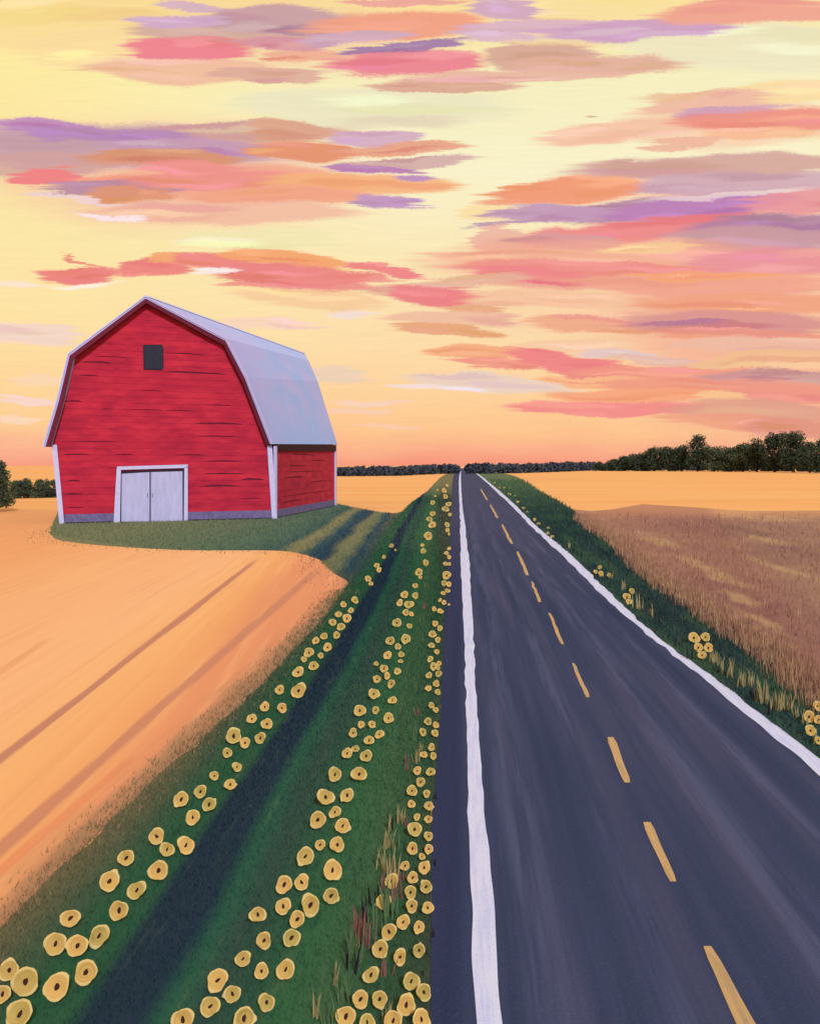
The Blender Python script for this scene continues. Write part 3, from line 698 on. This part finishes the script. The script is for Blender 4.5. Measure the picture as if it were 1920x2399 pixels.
def tree(px, top, halfw, Z, label, cat, group, m, name='tree', dens=1., low=.08):
    rs = random.Random(int(px*7+top)); b = Vector(((px-CX)/F*Z, Z, 0))
    h = H+(CY-top)/F*Z; w = halfw/F*Z
    r = empty(name, b); tag(r, label, cat, group)
    blobs = []
    for k in range(int(12+8*dens)):
        z = rs.uniform(low+.1, .9); ww = w*(1-.5*abs(z-.4)**1.4*1.6)
        rr = rs.uniform(.34, .58)*w
        blobs.append((rs.uniform(-1, 1)*(ww-rr*.6), rs.uniform(-1, 1)*w*.6, z*h-rr*.2, rr, rr, min(rr*rs.uniform(.7, 1.1), h*.24)))
    blobs.append((rs.uniform(-.2,.2)*w, 0, h*.84, w*.35, w*.35, h*.15))
    blobs.append((0, 0, h*.32, w*.9, w*.7, h*.26))
    vs, fs = leafcloud(rs, blobs, int(6000*dens), max(.12, w*.07))
    link('crown', mesh('crown', vs, fs, m), r)
    vs = []; fs = []
    tube(vs, fs, Vector((0,0,-.2)), Vector((0,0,h*.5)), w*.09, w*.05)
    for k in range(5):
        a = rs.uniform(0, 6.28); z0 = h*rs.uniform(.2, .45)
        tube(vs, fs, Vector((0,0,z0)), Vector((math.cos(a)*w*.6, math.sin(a)*w*.5, z0+h*rs.uniform(.15,.35))), w*.04, w*.015, 5)
    link('trunk', mesh('trunk', vs, fs, MT), r)
T = [(1404,1081,13,760,'lowest dark shrub at the left tip of the treeline, above the orange field'),
     (1432,1074,19,750,'low dark bushy tree second from the left tip of the treeline'),
     (1464,1066,22,740,'low rounded tree third from the left tip of the treeline'),
     (1496,1060,23,730,'dark round tree fourth from the left tip of the treeline'),
     (1532,1048,22,720,'dark tree with raised round top, left of the pointed one in the treeline'),
     (1566,1043,24,715,'dark round tree directly left of the leaning topped tree'),
     (1596,1038,22,705,'mid-height dark tree tucked under the tall leaning topped one'),
     (1634,1014,24,690,'tall tree with ragged top leaning right, in the middle of the treeline'),
     (1672,1043,26,680,'lower olive tree just right of the tall ragged one'),
     (1706,1046,26,670,'low olive tree in the dip of the treeline'),
     (1740,1040,25,660,'olive tree right of the dip in the treeline'),
     (1772,1028,24,640,'tree rising against the left flank of the tallest trees'),
     (1814,1009,30,620,'tallest flat-topped dark tree of the treeline, left one of two'),
     (1858,1009,30,600,'tallest flat-topped dark tree of the treeline, right one of two'),
     (1896,1032,22,560,'dark tree just right of the tallest pair'),
     (1930,1026,28,520,'dark tree cut off by the right edge of the picture')]
for i, (px, top, hw, Z, lb) in enumerate(T):
    tree(px, top+1, hw*1.3, Z, lb, 'tree', 'trees in the line behind the right field', ML[0] if i not in (8, 9, 10) else ML[1], dens=.8)
tree(-8, 1075, 34, 92, 'tall dark bushy tree at the left edge of the picture', 'tree', None, ML[1], dens=1.2)
for px, top, hw, Z, lb in ((36,1124,18,128,'dark bush beside the tall tree at the left edge'),(66,1121,22,130,'dark bush in the middle of the hedge left of the barn'),
                           (97,1123,20,131,'dark bush third along in the hedge left of the barn'),(122,1124,18,132,'dark bush touching the barn corner in the left hedge')):
    tree(px, top, hw, Z, lb, 'bush', 'bushes of the hedge left of the barn', ML[1], 'bush', .7, 0.)
def woods(name, pts, label):
    rs = random.Random(5); blobs = []
    for (x0, top0, b0), (x1, top1, b1) in zip(pts, pts[1:]):
        n = max(3, int(abs(x1-x0)/7))
        for k in range(n):
            t = (k+rs.random())/n; px = x0+(x1-x0)*t; top = top0+(top1-top0)*t+rs.uniform(-1.5, 2.); bb = b0+(b1-b0)*t
            Z = F*H/(bb-CY); h = H+(CY-top)/F*Z; w = 9/F*Z
            blobs.append(((px-CX)/F*Z, Z+rs.uniform(0, 20), h*.46, w*rs.uniform(.7,1.3), w, h*.54))
    vs, fs = leafcloud(rs, blobs, 320*len(blobs), 1.1)
    tag(link(name, mesh(name, vs, fs, MW)), label, 'wood', kind='stuff')
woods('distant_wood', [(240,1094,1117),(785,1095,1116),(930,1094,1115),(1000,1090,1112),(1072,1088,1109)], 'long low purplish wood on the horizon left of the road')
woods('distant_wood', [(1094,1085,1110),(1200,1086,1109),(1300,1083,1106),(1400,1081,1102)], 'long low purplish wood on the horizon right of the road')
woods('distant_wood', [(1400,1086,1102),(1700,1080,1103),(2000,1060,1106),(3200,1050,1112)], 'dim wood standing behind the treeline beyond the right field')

# ------------------------------------------------------------------ grass blades and stubble (uncountable)
def inside(poly, x, y):
    c = False; j = len(poly)-1
    for i in range(len(poly)):
        if (poly[i][1] > y) != (poly[j][1] > y) and x < (poly[j][0]-poly[i][0])*(y-poly[i][1])/(poly[j][1]-poly[i][1])+poly[i][0]: c = not c
        j = i
    return c
def world_poly(pts): return [(at_z(*p).x, at_z(*p).y) for p in pts]
def blades(name, poly, n, y0, y1, xr, hgt, m, label, cat, lean=.5, seed=1, wk=1., edge=None, fade=None):
    rs = random.Random(seed); vs = []; fs = []; wp = poly
    for _ in range(n):
        y = y0*(y1/y0)**rs.random()
        if fade and rs.random() < (y-fade)/(y1-fade): continue
        for _k in range(6):
            x = rs.uniform(*xr(y))
            if inside(wp, x, y): break
        else: continue
        if edge and not edge(x, y, rs): continue
        h = hgt(y)*rs.uniform(.5, 1.3); w = h*.07*wk*rs.uniform(.6, 1.3)+y*.00022
        a = rs.uniform(-.9, .9); lx = rs.gauss(0, lean)*h*.5; ly = rs.gauss(0, lean)*h*.5
        dx, dy = math.cos(a)*w, math.sin(a)*w; i = len(vs)
        vs += [(x-dx, y-dy, 0), (x+dx, y+dy, 0), (x+lx, y+ly, h)]; fs.append((i, i+1, i+2))
    me = mesh(name, vs, fs, m); o_ = link(name, me); tag(o_, label, cat, kind='stuff'); return o_
GV = world_poly([tuple(p) for p in FL_] + [tuple(p) for p in FT_] + [(138,1195),(600,1180)] + [tuple(p) for p in sm(GB)] + [tuple(p) for p in sm(RL)])
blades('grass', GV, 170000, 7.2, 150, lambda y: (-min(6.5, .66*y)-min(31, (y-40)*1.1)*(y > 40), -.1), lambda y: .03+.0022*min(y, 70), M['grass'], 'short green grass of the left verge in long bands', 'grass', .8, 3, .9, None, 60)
RV = world_poly([tuple(p) for p in sm(RO)] + [tuple(p) for p in reversed(sm(RB))])
blades('grass', RV, 38000, 7, 300, lambda y: (4.5, 10+y*.08), lambda y: .07+.003*y, M['rverge'], 'dark green grass of the ditch right of the road', 'grass', .6, 4, 1., None, 60)
LE = [(at_z(*p).x, at_z(*p).y) for p in FL_]
def near_left(x, y, rs):
    b = min((abs(q[1]-y), q[0]) for q in LE)[1]
    return abs(x-b) < rs.random()**2*(.30+.02*y)
blades('grass', [(-9,5),(-2,5),(-2,40),(-9,40)], 16000, 7.5, 34, lambda y: (-5.9, -3.9), lambda y: .05+.002*y, M['grass'], 'ragged olive grass along the edge of the orange field', 'grass', .9, 13, .7, near_left)
blades('stubble', [(-9,5),(-2,5),(-2,40),(-9,40)], 12000, 7.5, 34, lambda y: (-5.9, -3.9), lambda y: .04+.0015*y, M['field'], 'orange straw scattered over the edge of the grass', 'stubble', .9, 14, .7, near_left)
TE = [at_z(*p) for p in FT_]
def near_top(x, y, rs):
    return min((q.x-x)**2+((q.y-y)*.7)**2 for q in TE)**.5 < rs.random()**2*1.9
blades('grass', [(-40,30),(-2,30),(-2,85),(-40,85)], 16000, 32, 76, lambda y: (-34, -4), lambda y: .05+.0018*y, M['grass'], 'thin grass at the rounded border of the green plot before the barn', 'grass', .9, 15, .7, near_top)
def m_straw(N):
    r = N.noise(pos(N), 3., 2, .6)
    return N.ramp(r, [(.35, alb((130,88,74))), (.5, alb((168,120,92))), (.65, alb((190,148,108)))])
M['straw'] = mat('straw', m_straw)
BF = world_poly([tuple(p) for p in sm(RB)[24:]] + [(4000,2420),(3000,1260),(1920,1200),(1600,1190),(1375,1199)])
blades('stubble', BF, 16000, 8, 88, lambda y: (6, 8+y*.48), lambda y: .10+.004*y, M['brown'], 'brown upright stubble of the field right of the ditch', 'stubble', .25, 5, .7, None, 40)
blades('stubble', BF, 2000, 8, 80, lambda y: (6, 8+y*.48), lambda y: .22+.008*y, M['straw'], 'scattered pale stalks standing in the brown field', 'stubble', .15, 8, .35)
RBw = [(at_z(*p).x, at_z(*p).y) for p in sm(RB)]
def near_edge(x, y, rs):
    b = min((abs(q[1]-y), q[0]) for q in RBw)[1]
    return abs(x-b) < .35+rs.random()*.5
blades('stubble', [(0,0),(60,0),(60,200),(0,200)], 30000, 17, 80, lambda y: (6.5, 9+y*.07), lambda y: .22+.006*y, M['straw'], 'taller brown stalks fringing the ditch edge of the right field', 'stubble', .2, 6, .35, near_edge)

# ------------------------------------------------------------------ dry tufts
def m_dry(c): return lambda N: N.mix(N.rng(N.noise(pos(N), 12, 2, .6), .3, .7), alb(c, .8), alb(c, 1.15))
MD = {'tan': mat('dry_tan', m_dry((158,138,90))), 'pink': mat('dry_pink', m_dry((136,84,76))), 'dark': mat('dry_dark', m_dry((34,26,38))), 'green': mat('dry_green', m_dry((84,108,68)))}
def ordw(n):
    o1 = ['','first','second','third','fourth','fifth','sixth','seventh','eighth','ninth','tenth','eleventh','twelfth','thirteenth','fourteenth','fifteenth','sixteenth','seventeenth','eighteenth','nineteenth']
    c1 = ['','one','two','three','four','five','six','seven','eight','nine']; tn = ['','','twenty','thirty','forty','fifty','sixty','seventy','eighty','ninety']
    to = ['','','twentieth','thirtieth','fortieth','fiftieth','sixtieth','seventieth','eightieth','ninetieth']
    if n < 20: return o1[n]
    if n >= 100: return 'hundredth' if n == 100 else 'hundred-and-'+ordw(n-100)
    return to[n//10] if n % 10 == 0 else tn[n//10]+'-'+o1[n % 10]
def tuft(px, py, hpx, kind, nb, label, group, rs, spread=.35):
    g = at_z(px, py); h = hpx/F*g.y
    vs = []; fs = []
    for k in range(nb):
        a = rs.uniform(0, 6.28); r = rs.uniform(0, .14)*h*2; bx_, by_ = math.cos(a)*r, math.sin(a)*r
        hh = h*rs.uniform(.6, 1.05); lx = rs.gauss(0, spread)*hh*.35; ly = rs.gauss(0, spread)*hh*.3; w = hh*.026+g.y*.0002
        i = len(vs)
        vs += [(bx_-w,by_,0),(bx_+w,by_,0),(bx_+lx*.4+w*.8,by_+ly*.4,hh*.55),(bx_+lx*.4-w*.8,by_+ly*.4,hh*.55),(bx_+lx,by_+ly,hh),
               (bx_,by_-w,0),(bx_,by_+w,0)]
        fs += [(i,i+1,i+2,i+3),(i+3,i+2,i+4)]
    o_ = link('grass_tuft', mesh('grass_tuft', [v_ for v_ in vs], fs, MD[kind])); o_.location = g
    tag(o_, label, 'grass tuft', group)
rs = random.Random(9)
TL = [(742,2390,70,'tan',6),(778,2410,90,'green',8),(800,2360,80,'green',7),(790,2310,60,'tan',5),(812,2280,95,'dark',4),(830,2250,110,'green',9),(835,2200,80,'pink',6),
      (862,2220,95,'pink',7),(858,2165,70,'dark',4),(882,2180,90,'green',8),(868,2120,70,'dark',4),(905,2150,90,'green',8),(892,2090,60,'pink',5),(925,2110,70,'pink',6),
      (915,2060,80,'tan',8),(940,2070,45,'pink',5),(896,2040,65,'tan',6),(905,1990,60,'tan',7),(930,1995,60,'green',6),(920,1950,55,'dark',4),(950,1940,40,'pink',5),
      (935,1930,50,'tan',6),(912,1950,50,'tan',5),(955,1810,35,'pink',5),(975,1790,40,'tan',6),(950,1790,30,'pink',4),(982,1765,32,'tan',6),(968,1740,30,'green',5),(980,1680,28,'pink',4),(968,1720,26,'green',5),(902,2290,60,'pink',5),(890,2350,50,'green',7),(905,2400,55,'tan',6),
      (1010,2130,25,'dark',4),(1014,2200,35,'dark',4),(1000,2240,22,'dark',4),(990,2290,22,'dark',4),(1022,1875,28,'dark',4),(1018,2032,24,'dark',4),(985,1460,26,'green',5),(1000,1380,24,'green',5),(995,1430,20,'pink',4)]
TL.sort(key=lambda t: -t[1])
KW = {'tan': 'straw coloured', 'pink': 'reddish', 'dark': 'blackish', 'green': 'pale green'}
for i, (px, py, h_, k, nb) in enumerate(TL):
    tuft(px, py, h_, k, nb, f'thin {KW[k]} grass tuft, {ordw(i+1)} from the near end left of the road', 'dry tufts along the left roadside', rs)
TR = [(1300+x/2.784, 1200+y/2.784, h/2.784, k, nb) for x, y, h, k, nb in ((440,510,80,'tan',5),(540,640,120,'tan',6),(630,690,110,'tan',7),(680,740,90,'dark',5),(800,880,90,'dark',5),(880,960,100,'dark',4),
      (1020,985,100,'tan',7),(1052,1000,110,'tan',6),(1092,1060,140,'tan',9),(1150,1080,140,'tan',9),(1220,1145,130,'tan',8),(1285,1140,120,'tan',7),(1290,1230,110,'dark',6),(1345,1255,190,'tan',10),
      (1440,1300,150,'tan',9),(1490,1290,130,'tan',8),(1528,1310,140,'tan',8),(1400,1330,110,'dark',6),(1570,1340,90,'tan',6),(1620,1390,120,'tan',7),(1690,1520,110,'tan',7),(360,440,70,'tan',5),(170,300,60,'dark',5),(90,240,60,'tan',5))]
TR.sort(key=lambda t: -t[1])
for i, (px, py, h_, k, nb) in enumerate(TR):
    tuft(px, py, h_, k, nb, f'upright {KW[k]} grass tuft, {ordw(i+1)} from the near end of the right ditch', 'dry tufts along the right ditch', rs)

# ------------------------------------------------------------------ flowers
def conv(ox, oy, s, L): return [(ox+x/s, oy+y/s, d_/s) for x, y, d_ in L]
c1 = lambda L: conv(700,1100,4.3125,L); c2 = lambda L: conv(500,1500,2.8767,L); c3 = lambda L: conv(0,1800,2.877,L)
c4 = lambda L: conv(550,1900,3.452,L); c5 = lambda L: conv(1000,1000,3.452,L); c6 = lambda L: conv(1300,1200,2.784,L)
ROAD = c1([(1497,160,30),(1467,212,50),(1480,275,50),(1398,207,20),(1376,268,22),(1350,335,50),(1510,350,55),(1480,400,65),(1523,455,38),(1350,447,55),(1318,503,60),(1345,560,75),
  (1497,560,55),(1500,615,45),(1515,652,30),(1305,672,85),(1515,800,40),(1488,845,45),(1515,885,45),(1478,953,45),(1517,955,38),(1490,1070,90),(1467,1150,60),(1513,1160,55),
  (1500,1225,50),(1455,1250,45),(1425,1320,40),(1465,1345,50),(1515,1365,25),(1366,1410,50),(1427,1432,60),(1376,1558,60),(1423,1605,58),(1347,1665,75),(1402,1722,60),
  (1338,1778,62),(1392,1843,52),(1325,1917,62),(1415,1960,50),(1360,1990,80),(1405,2010,40),(1410,2065,65),(1312,2080,65),(1395,2145,40)]) \
 + c2([(1498,297,40),(1448,325,42),(1510,350,40),(1468,440,40),(1497,470,38),(1445,548,50),(1497,572,42),(1410,620,50),(1492,627,48),(1468,722,48),(1415,772,48),(1480,780,45),
  (1372,880,55),(1462,888,58),(1395,957,62),(1337,1015,72),(1435,1035,50),(1333,1105,52),(1450,1118,60),(1370,1192,45),(1448,1208,52),(1355,1275,95),(1448,1322,60),(1340,1405,78),(1450,1408,60)]) \
 + c4([(1512,370,52),(1375,445,75),(1530,460,98),(1268,570,115),(1437,540,90),(1545,615,100),(1420,660,100),(1203,735,120),(1430,770,100),(1560,785,95),(1360,900,110),(1488,942,92),
  (1245,980,125),(1175,1118,135),(1335,1183,115),(1488,1130,105),(1100,1328,125),(1427,1380,135),(1528,1468,125),(1015,1525,135),(1170,1525,128),(1385,1572,155),(897,1665,160),
  (1070,1710,125),(1278,1700,155),(1510,1690,155)])
MID = c1([(1255,825,60),(1245,765,38),(1280,945,65),(1210,1040,80),(1225,1090,40),(1175,1175,55),(1065,1265,78),(1175,1275,65),(1018,1348,70),(1110,1365,90),(1080,1445,70),(1135,1462,50),
  (990,1550,90),(1115,1582,55),(922,1733,90),(1078,1713,100),(1000,1790,65),(895,1877,85),(1033,1870,62),(1025,1938,45),(780,1963,48),(857,2012,80),(995,2040,72),(890,2085,70),(788,2120,80)]) \
 + c2([(1197,295,55),(1080,362,75),(1205,405,55),(985,475,80),(1092,472,50),(1178,525,70),(995,570,48),(1067,568,50),(940,625,60),(1118,635,60),(1048,675,65),(900,762,70),(955,733,50),
  (1028,780,80),(817,905,95),(980,902,100),(755,1057,110),(900,1045,90),(818,1160,78),(702,1212,110),(870,1252,100),(718,1380,70),(833,1378,100)]) \
 + c4([(570,368,140),(790,480,155),(397,597,135),(540,578,122),(778,688,125),(390,773,125),(610,762,160),(503,877,130),(185,840,125),(235,1050,128),(458,1028,138),(65,1198,120),
  (215,1297,118),(410,1285,150),(255,1550,135),(75,1680,170)]) + c3([(1465,1430,140),(1565,1523,110),(1415,1607,130),(1230,1700,150)])
OUT = c1([(935,770,45),(975,815,25),(858,885,40),(785,970,55),(808,1015,55),(697,1105,65),(728,1155,45),(565,1320,75),(450,1365,65),(525,1425,60),(400,1465,65),(485,1505,90),(340,1545,75),
  (425,1590,80),(380,1675,75),(170,1730,75),(253,1685,72),(288,1797,90),(100,1850,100),(50,1920,60),(220,1880,60),(148,1985,95)]) \
 + c2([(570,215,75),(445,335,62),(573,340,100),(345,450,65),(462,457,65),(258,530,65),(360,565,75),(135,645,105),(212,692,72),(315,660,75),(93,760,65),(158,855,65),(112,973,75),(5,915,60)]) \
 + c3([(1350,158,85),(1220,210,100),(1408,245,90),(1298,332,98),(1055,460,105),(1125,548,95),(1252,520,115),(850,605,105),(738,762,130),(1067,690,130),(920,823,120),(800,960,130),
  (473,1012,120),(372,1185,145),(520,1197,140),(667,1133,135),(60,1362,130),(170,1440,175),(382,1475,170),(578,1377,150),(15,1525,110),(130,1660,180)])
RIGHT = c6([(290,360,28),(263,388,28),(298,402,38),(350,410,26),(500,515,38),(467,552,50),(482,585,42),(905,820,75),(980,815,60),(933,883,60),(998,885,60),(958,933,55),(1710,1265,60),
  (1655,1335,75),(1665,1425,70),(1718,1355,60),(1715,1490,50)]) + c5([(545,455,20),(582,495,20),(625,495,18),(665,545,25),(708,560,20),(733,610,28),(780,660,28),(810,690,22),(870,750,28),
  (900,785,28),(980,820,25),(978,862,28),(1012,888,28)])
def m_petal(N):
    tcn = N.n.new('ShaderNodeTexCoord').outputs['Object']; x, y, z = N.sep(tcn)
    r = N.vmath('LENGTH', N.comb(x, y)); rr = rnd(N)
    g = N.noise(tcn, 3., 3, .6)
    a = N.math('ARCTAN2', y, x)
    swirl = N.noise(N.comb(N.math('MULTIPLY_ADD', a, .35, N.math('MULTIPLY', r, 5.)), N.math('MULTIPLY', rr, 40.)), 1.6, 2, .5)
    c = N.ramp(rr, [(0, alb((196,164,84), .8)), (.35, alb((218,172,90), .8)), (.65, alb((230,176,96), .8)), (1, alb((190,162,82), .8))])
    c = N.mix(N.rng(swirl, .5, .72, 0., .55), c, alb((158,120,54), .75))
    c = N.mix(N.rng(N.math('MULTIPLY_ADD', g, .2, r), .86, 1.02, 0., .7), c, alb((240,208,136), .8))
    return c
MP = mat('petal', m_petal, .7)
MC = plain('flower_centre', (58,22,24), .9); MS = plain('stem', (64,92,54), .95)
def petals_mesh(k):
    rs = random.Random(100+k); seg = 22; ph = [rs.uniform(0, 6.28) for _ in range(4)]
    tip = rs.uniform(0, 6.28); ta = rs.choice([0, 0, .16, .26]); amp = rs.uniform(.04, .09); ox = rs.uniform(.88, 1.08)
    def rad(a):
        r = 1+amp*math.sin(2*a+ph[0])+amp*.8*math.sin(3*a+ph[1])+.03*math.sin(5*a+ph[2])+.02*math.sin(9*a+ph[3])
        dd = abs((a-tip+math.pi) % (2*math.pi)-math.pi); return (r+ta*max(0, 1-dd/.45)**1.5)
    vs = [(0,0,-.10)]; fs = []
    rings = [(.22,-.11),(.5,-.03),(.78,.08),(.93,.13),(1.0,.09),(.93,.03),(.5,-.12),(.12,-.2)]
    for q, z in rings:
        for i in range(seg):
            a = 2*math.pi*i/seg; r = (rad(a)-1)*min(1, q*1.1)*1+1; wob = .03*math.sin(4*a+ph[1])*q
            vs.append((math.cos(a)*q*r*ox, math.sin(a)*q*r/ox, z+wob))
    for i in range(seg): fs.append((0, 1+i, 1+(i+1) % seg))
    for j in range(len(rings)-1):
        for i in range(seg):
            a, b = 1+j*seg+i, 1+j*seg+(i+1) % seg; fs.append((a, a+seg, b+seg, b))
    fs.append(tuple(1+(len(rings)-1)*seg+i for i in range(seg)))
    me = mesh('petals', vs, fs, MP, True); return fixn(me)
def centre_mesh(k):
    rs = random.Random(200+k); seg = 10; an = rs.uniform(-.5, .5)+math.pi/2; L = rs.uniform(.14, .2); Wd = rs.uniform(.08, .13)
    vs = []; fs = []
    for z, q in ((-.13, 1.1), (-.02, 1.), (.03, .6)):
        for i in range(seg):
            a = 2*math.pi*i/seg; u = math.cos(a)*L*q*(1+.2*math.sin(3*a+k)); v_ = math.sin(a)*Wd*q
            vs.append((u*math.cos(an)-v_*math.sin(an), u*math.sin(an)+v_*math.cos(an), z))
    for j in range(2):
        for i in range(seg): fs.append((j*seg+i, j*seg+(i+1) % seg, (j+1)*seg+(i+1) % seg, (j+1)*seg+i))
    fs += [tuple(range(seg))[::-1], tuple(2*seg+i for i in range(seg))]
    return mesh('centre', vs, fs, MC, True)
PM = [petals_mesh(k) for k in range(14)]; CM = [centre_mesh(k) for k in range(5)]
sv, sf = [], []; tube(sv, sf, Vector((0,0,0)), Vector((0,0,1)), 1, .8, 5); SM = mesh('stem', sv, sf, MS, True)
rs = random.Random(21)
def flower(px, py, s, label, group):
    s *= 1.0; hs = .2
    for _ in range(6):
        Z = F*(H-hs)/(py-CY); r = s/2/F*Z; hs = r*.85+.05
    Z = F*(H-hs)/(py-CY)
    X = (px-CX)/F*Z
    root = empty('flower', (X, Z, 0)); tag(root, label, 'flower', group)
    n = Vector((rs.gauss(0, .14)-X/Z*.5, -1, .50+rs.gauss(0, .12))).normalized()
    hd = link('petals', PM[rs.randrange(14)], root)
    q = n.to_track_quat('Z', 'Y').to_matrix().to_4x4()
    hd.matrix_local = Matrix.Translation((0, 0, hs)) @ q @ Matrix.Rotation(rs.uniform(0, 6.28), 4, 'Z') @ Matrix.Diagonal((r, r, r, 1))
    if s > 9.5:
        ce = link('centre', CM[rs.randrange(5)], root); k = 1.6 if s > 17 else 1.2
        ce.matrix_local = Matrix.Translation((0, 0, hs)) @ q @ Matrix.Rotation(rs.uniform(-.5, .5), 4, 'Z') @ Matrix.Diagonal((r*k, r*k, r, 1))
    st = link('stem', SM, root); st.location = (0, r*.16, 0); st.scale = (r*.06+.004, r*.06+.004, hs-r*.05)
rows = [(ROAD, 'in the row beside the road', 'flowers along the left road edge'),
        (MID, 'in the middle row', 'flowers of the middle row'),
        (OUT, 'in the row beside the orange field', 'flowers of the outer row'),
        (RIGHT, 'on the right of the road', 'flowers of the right ditch')]
for L, where, grp in rows:
    L = sorted(L, key=lambda t: -t[1])
    for i, (px, py, s) in enumerate(L):
        look = 'large round yellow flower' if s > 32 else ('round yellow flower' if s > 16 else 'small yellow flower')
        flower(px, py, s, f'{look}, {ordw(i+1)} from the front {where}' if i else f'{look}, nearest one {where}', grp)
